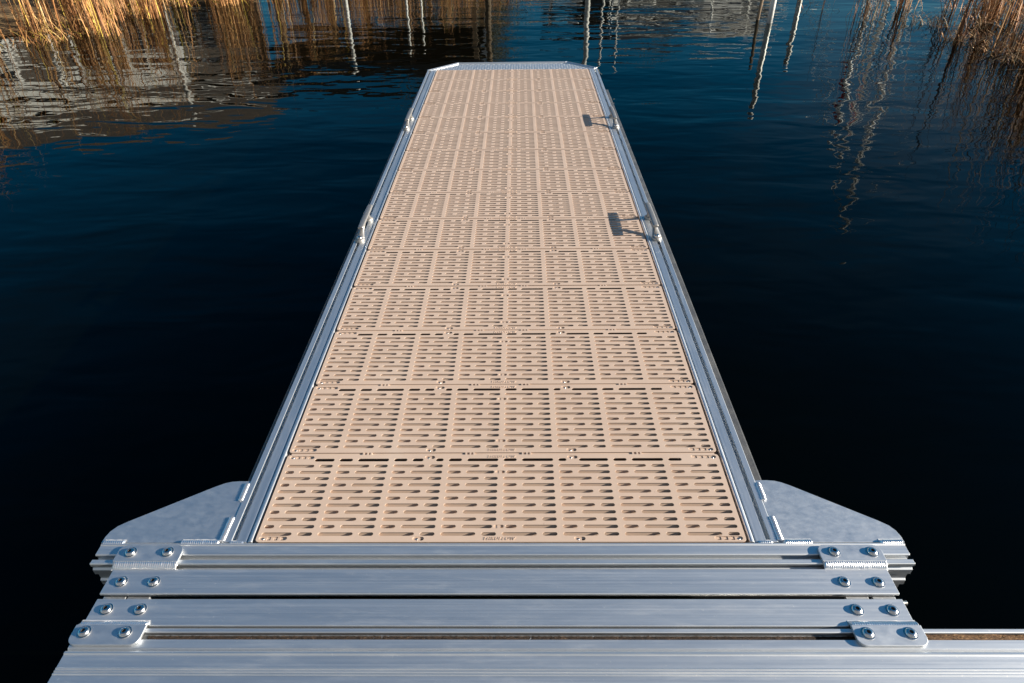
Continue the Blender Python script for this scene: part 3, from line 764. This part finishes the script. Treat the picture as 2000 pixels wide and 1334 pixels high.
def house(name, label, x0, x1, y0, y1, zb, eave, ridge, wall, roofm, trimm, windows, bands, cat='house', over=.35, rz=0):
    root = empty(name, (x1, y0, ZW+zb), rz); tag(root, label, cat); off = Vector(root.location)
    def b_(m, nm, mt, par=None, bev=0):
        o = m.build(nm, mt, None, bev); o.data.transform(Matrix.Translation(-off)); o.parent = par or root; return o
    z0, z1, z2 = ZW+zb, ZW+eave, ZW+ridge; ym = (y0+y1)/2
    m = MB(); m.box(x0, x1, y0, y1, z0-.5, z1)
    for xx in (x0, x1-.1): m.extrude([(y0, z1), (y1, z1), (ym, z2)], 'X', xx, xx+.1)
    wl = b_(m, 'wall', wall)
    m = MB(); sl = (z2-z1)/(ym-y0); o_ = over
    for s in (-1, 1):
        ya, yb = (y0-o_, ym) if s < 0 else (y1+o_, ym)
        za = z1-sl*o_+.02
        m.mesh([(x0-o_, ya, za), (x1+o_, ya, za), (x1+o_, yb, z2+.02), (x0-o_, yb, z2+.02), (x0-o_, ya, za+.14), (x1+o_, ya, za+.14), (x1+o_, yb, z2+.16), (x0-o_, yb, z2+.16)],
               [(0, 1, 2, 3), (4, 7, 6, 5), (0, 4, 5, 1), (2, 6, 7, 3), (0, 3, 7, 4), (1, 5, 6, 2)])
    rf = b_(m, 'roof', roofm)
    m = MB(); m.box(x0-o_, x1+o_, y0-o_-.06, y0-o_-.003, z1-sl*o_+.04, z1-sl*o_+.12); b_(m, 'gutter', trimm, rf)
    for (wx, wz, ww, wh) in windows:
        m = MB(); t = .09
        for q in ((wx-t, wx, wz-t, wz+wh+t), (wx+ww, wx+ww+t, wz-t, wz+wh+t), (wx, wx+ww, wz-t, wz), (wx, wx+ww, wz+wh, wz+wh+t), (wx+ww/2-.025, wx+ww/2+.025, wz, wz+wh)):
            m.box(q[0], q[1], y0-.05, y0-.002, ZW+q[2], ZW+q[3])
        fr = b_(m, 'window', trimm)
        m = MB(); m.box(wx, wx+ww, y0-.022, y0-.004, ZW+wz, ZW+wz+wh); b_(m, 'pane', M_GLASS, fr)
    for (bx0, bx1, bz0, bz1, pr) in bands:
        m = MB(); m.box(bx0, bx1, y0-pr, y0-.001, ZW+bz0, ZW+bz1); b_(m, 'trim_board', trimm)
    return root, b_
rt_, hb_ = house('lake_house', 'taupe sided house with brown shingle roof and white balcony, reflected at upper left', -19.5, -7.1, 20, 26, .5, 3.35, 4.9, M_SIDING, M_SHING, M_WHITE,
      [(-11.65, 1.7, .75, .62), (-10.5, 1.7, .85, .62), (-14.2, 1.6, 1.1, .75), (-16.8, 1.6, 1.1, .75), (-8.7, 1.55, .9, .45)],
      [(-12.3, -9.55, 2.45, 3.12, .12), (-10.7, -9.95, 1.2, 1.55, .10), (-14.2, -12.35, 2.55, 3.1, .10), (-9.55, -9.25, .6, 3.1, .14), (-9.2, -7.15, 2.30, 2.36, .05), (-9.2, -7.15, 1.95, 2.0, .05)], rz=R(30))
m = MB()      # balcony rail, white
for k in range(40):
    x = -16.6+k*.098; m.box(x, x+.04, 18.60, 18.64, ZW+1.0, ZW+1.55)
m.box(-16.7, -12.6, 18.57, 18.67, ZW+1.55, ZW+1.63); m.box(-16.7, -12.6, 18.55, 19.99, ZW+.82, ZW+.98)
hb_(m, 'balcony_rail', M_WHITE)
# ---- covered boat slip, dark roof on posts
M_DKROOF = mat('dark_metal_roof', (.018, .018, .02), .6)
bh = empty('boathouse', (-3.4, 17, ZW)); tag(bh, 'open boathouse with flat black roof on wooden posts, reflected left of the dock end', 'boathouse')
def bb_(m, nm, mt, bev=0):
    o = m.build(nm, mt, None, bev); o.data.transform(Matrix.Translation((3.4, -17, -ZW))); o.parent = bh; return o
m = MB(); m.extrude([(17, ZW+2.22), (17, ZW+2.62), (19.2, ZW+3.05), (21.4, ZW+2.62), (21.4, ZW+2.22)], 'X', -6.35, -.9); bb_(m, 'roof', M_DKROOF)
m = MB(); m.box(-6.45, -.8, 16.93, 16.998, ZW+2.15, ZW+2.42); bb_(m, 'fascia', M_DKROOF)
for x in (-6.2, -4.4, -2.6, -1.05):
    for y in (17.15, 21.2):
        m = MB(); m.box(x, x+.12, y, y+.12, ZW-.5, ZW+2.215); bb_(m, 'post', M_WOOD)
# ---- shed to the right
M_GREY = mat('grey_boards', (.27, .27, .27), .8); g = NG(M_GREY); g.l(g.mix(g.mr(g.noise(g.coord((3, 3, 14)), 2, 5), .4, .6, 0, 1), (.035, .035, .037), (.13, .125, .12)), g.b.inputs['Base Color'])
house('harbour_shed', 'low grey boarded harbour shed with white trim, reflected right of the dock end', 3.2, 9.4, 27, 31, .3, 2.75, 3.5, M_GREY, M_DKROOF, M_WHITE,
      [(3.8, 1.3, .9, .8), (5.6, 1.3, .9, .8), (7.6, 1.3, 1.0, .8)], [(3.2, 9.4, 2.35, 2.60, .06), (3.2, 3.35, .3, 2.6, .08), (6.9, 7.1, .3, 2.6, .08)], 'shed', rz=R(12))

# ---- boats
M_HULLW = mat('white_gelcoat', (.80, .80, .79), .2, 0, .5)
M_HULLD = mat('dark_hull', (.012, .014, .02), .25)
M_RED = mat('red_canvas', (.62, .02, .03), .8)
M_BLUE = mat('blue_canvas', (.02, .06, .22), .8)
M_SPAR = mat('mast_alloy', (.80, .80, .78), .4, 0)
def hull(L, Wd, H, mt_name='hull'):
    m = MB(); n = 14; K = 9; v = []; f = []
    for i in range(n+1):
        t = i/n; w = Wd/2*min(1, (1.25*(1-t))**.55 if t > .2 else 1)*(0.86+.14*min(1, t*4)); w = max(w, .01)
        keel = -.35+.25*t**3; sheer = H*(1+.22*t*t)
        for k in range(K):
            s = -1+2*k/(K-1); a = abs(s); x = (1 if s > 0 else -1)*w*(a**.5) if a > 0 else 0
            z = keel+(sheer-keel)*(a**2.2); v.append((x, -L/2+L*t, z))
    for i in range(n):
        for k in range(K-1): f.append((i*K+k, i*K+k+1, (i+1)*K+k+1, (i+1)*K+k))
    m.mesh(v, f, 0, True)
    m.face([v[k] for k in range(K)]) ; 
    deck = [v[i*K] for i in range(n+1)]+[v[i*K+K-1] for i in range(n, -1, -1)]
    m.face([(x, y, z-.03) for x, y, z in deck]); return m
def sailboat(label, x, y, rz, L, mast, canvas, spread, flag=False, hm=None):
    r = empty('sailboat', (x, y, ZW), rz); tag(r, label, 'sailboat', 'sailboats moored beyond the reeds')
    hull(L, L*.33, .75).build('hull', hm or M_HULLW, r)
    m = MB(); m.extrude([(-L*.12, .7), (-L*.10, 1.15), (L*.12, 1.22), (L*.24, .72)], 'X', -L*.11, L*.11); cb = m.build('cabin', M_HULLW, r, .04)
    for s in (-1, 1):
        m = MB(); m.box(s*L*.11-.004, s*L*.11+.004, -L*.06, L*.10, .88, 1.04); m.build('window', M_GLASS, cb)
    mast_y = L*.08
    m = MB(); m.tube([(0, mast_y, .7), (0, mast_y, mast*.6), (0, mast_y, mast)], [.10, .09, .075], 10); ms_ = m.build('mast', M_SPAR, r)
    m = MB()
    for k in spread: m.tube([(-.85, mast_y, mast*k), (.85, mast_y, mast*k)], .03, 6)
    m.build('spreader', M_SPAR, ms_)
    m = MB(); m.tube([(0, mast_y, 1.75), (0, mast_y-L*.38, 1.80)], .055, 8); bm_ = m.build('boom', M_SPAR, r)
    m = MB(); m.tube([(0, mast_y-.05, 2.05), (0, mast_y-L*.1, 2.0), (0, mast_y-L*.25, 1.95), (0, mast_y-L*.37, 1.88)], [.09, .19, .16, .08], 10); m.build('furled_sail', canvas, bm_)
    m = MB()
    for a_, b_ in (((0, L*.5, .95), (0, mast_y, mast)), ((0, -L*.5, .85), (0, mast_y, mast)), ((L*.15, mast_y-.1, .8), (.85, mast_y, mast*spread[0])), ((.85, mast_y, mast*spread[0]), (0, mast_y, mast)), ((-L*.15, mast_y-.1, .8), (-.85, mast_y, mast*spread[0])), ((-.85, mast_y, mast*spread[0]), (0, mast_y, mast))):
        m.tube([a_, b_], .022, 5)
    m.build('rigging', M_SPAR, r)
    if flag:
        m = MB(); v = []; f = []
        for i in range(9):
            for j in range(5): v.append((.03+.09*i, mast_y+.05*sin(i*1.1), mast*.70+j*.42-.05*i*(1+.2*sin(i))))
        for i in range(8):
            for j in range(4): f.append((i*5+j, i*5+j+1, (i+1)*5+j+1, (i+1)*5+j))
        m.mesh(v, f, 0, True); fl = m.build('flag', M_RED, r); so = fl.modifiers.new('s', 'SOLIDIFY'); so.thickness = .012
    return r
sailboat('sailboat with small red flags flying from its mast, the leftmost of three reflected masts', 14.98, 30.0, R(78), 8.0, 9.0, M_BLUE, (.62,), True)
sailboat('sailboat with the middle mast of the three reflected on the right', 15.9, 30.3, R(84), 9.0, 10.2, M_HULLW, (.45, .75))
sailboat('sailboat with the tallest mast, the rightmost of three reflected on the right', 17.6, 31.6, R(80), 10.0, 13.8, M_HULLW, (.42, .66, .86))
# moored motor boats
def motorboat(label, x, y, rz, L, hm, top):
    r = empty('motorboat', (x, y, ZW), rz); tag(r, label, 'motorboat')
    hull(L, L*.36, .85).build('hull', hm, r)
    m = MB(); m.extrude([(-L*.18, .8), (-L*.16, 1.55), (L*.04, 1.6), (L*.16, .85)], 'X', -L*.12, L*.12); c = m.build('cabin', M_HULLW, r, .03)
    m = MB(); m.extrude([(L*.045, 1.53), (L*.15, .93), (L*.156, .95), (L*.052, 1.56)], 'X', -L*.105, L*.105); m.build('windscreen', M_GLASS, c)
    m = MB()
    for sx in (-1, 1):
        for yy in (-.3, -.02): m.tube([(sx*L*.13, L*yy, .8), (sx*L*.13, L*yy, 2.25)], .025, 8)
    m.build('canopy_frame', M_SPAR, r)
    m = MB(); m.box(-L*.15, L*.15, -L*.34, L*.02, 2.25, 2.33); m.build('canopy', top, r, .03)
    return r
motorboat('dark hulled motorboat with a black canopy, reflected straight behind the dock end', .9, 22.5, R(86), 6.5, M_HULLD, M_DKROOF)
motorboat('white motorboat with a pale canopy, reflected right of the mooring pole', 5.2, 21.0, R(95), 6.0, M_HULLW, M_HULLW)
# masts of two small boats further along the far shore (reflected thin lines)
pole('flag_pole', 'thin white mast reflected right of the dock end', 2.35, 20.0, 3.3, .026, M_WHITE)
pole('flag_pole', 'second thin white mast reflected right of the dock end', 2.85, 20.6, 3.2, .022, M_WHITE)

# ---- trees
def bark_leaf(name, c0, c1):
    mt = mat(name, c0, .8); g = NG(mt); at = g.n('ShaderNodeAttribute', attribute_name='tint', attribute_type='GEOMETRY')
    g.l(g.mix(at.outputs['Fac'], c0, c1), g.b.inputs['Base Color']); return mt
M_LEAF_D = bark_leaf('dark_foliage', (.012, .016, .006), (.05, .045, .015))
M_LEAF_O = bark_leaf('autumn_foliage', (.10, .045, .012), (.22, .11, .03))
M_BARK = mat('bark', (.06, .045, .035), .9)
def tree(label, x, y, h, cr, leafm, nleaf, seed, zb=.4, cb=.35):
    rr = random.Random(seed); r = empty('tree', (x, y, ZW+zb)); tag(r, label, 'tree')
    m = MB(); m.tube([(0, 0, -.4), (.05, 0, h*.3), (.1, .05, h*.6), (.05, 0, h*.92)], [.03*h, .022*h, .014*h, .004*h], 8)
    tips = []
    for k in range(14):
        z0 = h*rr.uniform(.25, .8); a = rr.uniform(0, 2*pi); L = cr*rr.uniform(.6, 1.05)*(1-.45*(z0/h-.3))
        e = Vector((cos(a)*L, sin(a)*L, z0+L*rr.uniform(.2, .7))); mid = Vector((cos(a)*L*.5, sin(a)*L*.5, z0+L*.12))
        m.tube([(.06, .02, z0), mid, e], [.010*h, .006*h, .002*h], 6); tips += [e, mid, e.lerp(mid, .5)]
    m.build('trunk', M_BARK, r)
    tips += [Vector((rr.gauss(0, cr*.25), rr.gauss(0, cr*.25), h*rr.uniform(cb, 1))) for _ in range(16)]
    v = []; f = []; tint = []
    for _ in range(nleaf):
        c = rr.choice(tips); p = c+Vector((rr.gauss(0, 1), rr.gauss(0, 1), rr.gauss(0, .75)))*cr*.22
        a = Vector((rr.gauss(0, 1), rr.gauss(0, 1), rr.gauss(0, 1))).normalized(); b = a.orthogonal().normalized(); s = rr.uniform(.05, .11)*(h/6)
        b0 = len(v); v += [p-a*s, p+b*s*.5, p+a*s, p-b*s*.5]; f.append((b0, b0+1, b0+2, b0+3)); tint += [rr.random()]*4
    me = bpy.data.meshes.new('crown'); me.from_pydata([tuple(q) for q in v], [], f); me.materials.append(leafm)
    at = me.attributes.new('tint', 'FLOAT', 'POINT'); at.data.foreach_set('value', tint)
    o = bpy.data.objects.new('crown', me); COL.objects.link(o); o.parent = r
    return r
tree('dark dense tree reflected behind the left half of the dock end', -3.0, 29, 6.0, 2.4, M_LEAF_D, 7000, 1)
tree('dark tree reflected just right of the dense one, behind the dock end', -1.6, 31, 5.4, 1.7, M_LEAF_D, 5000, 2)
tree('orange brown tree low behind the reeds, reflected left of the dark tree', -5.4, 33, 3.6, 1.8, M_LEAF_O, 4000, 3)
tree('dark bushy tree reflected behind the harbour shed', 6.2, 34, 4.9, 1.6, M_LEAF_D, 4000, 4)
tree('tall dark tree reflected in the left corner beyond the house', -25, 30, 8.5, 3.6, M_LEAF_D, 5000, 5)
tree('brown tree standing beyond the right hand reed bed', 11.5, 14.5, 3.4, 1.6, M_LEAF_O, 4000, 6)
tree('dark tree reflected behind the sailboats at the far right', 27, 38, 6.5, 3.2, M_LEAF_D, 4000, 8)
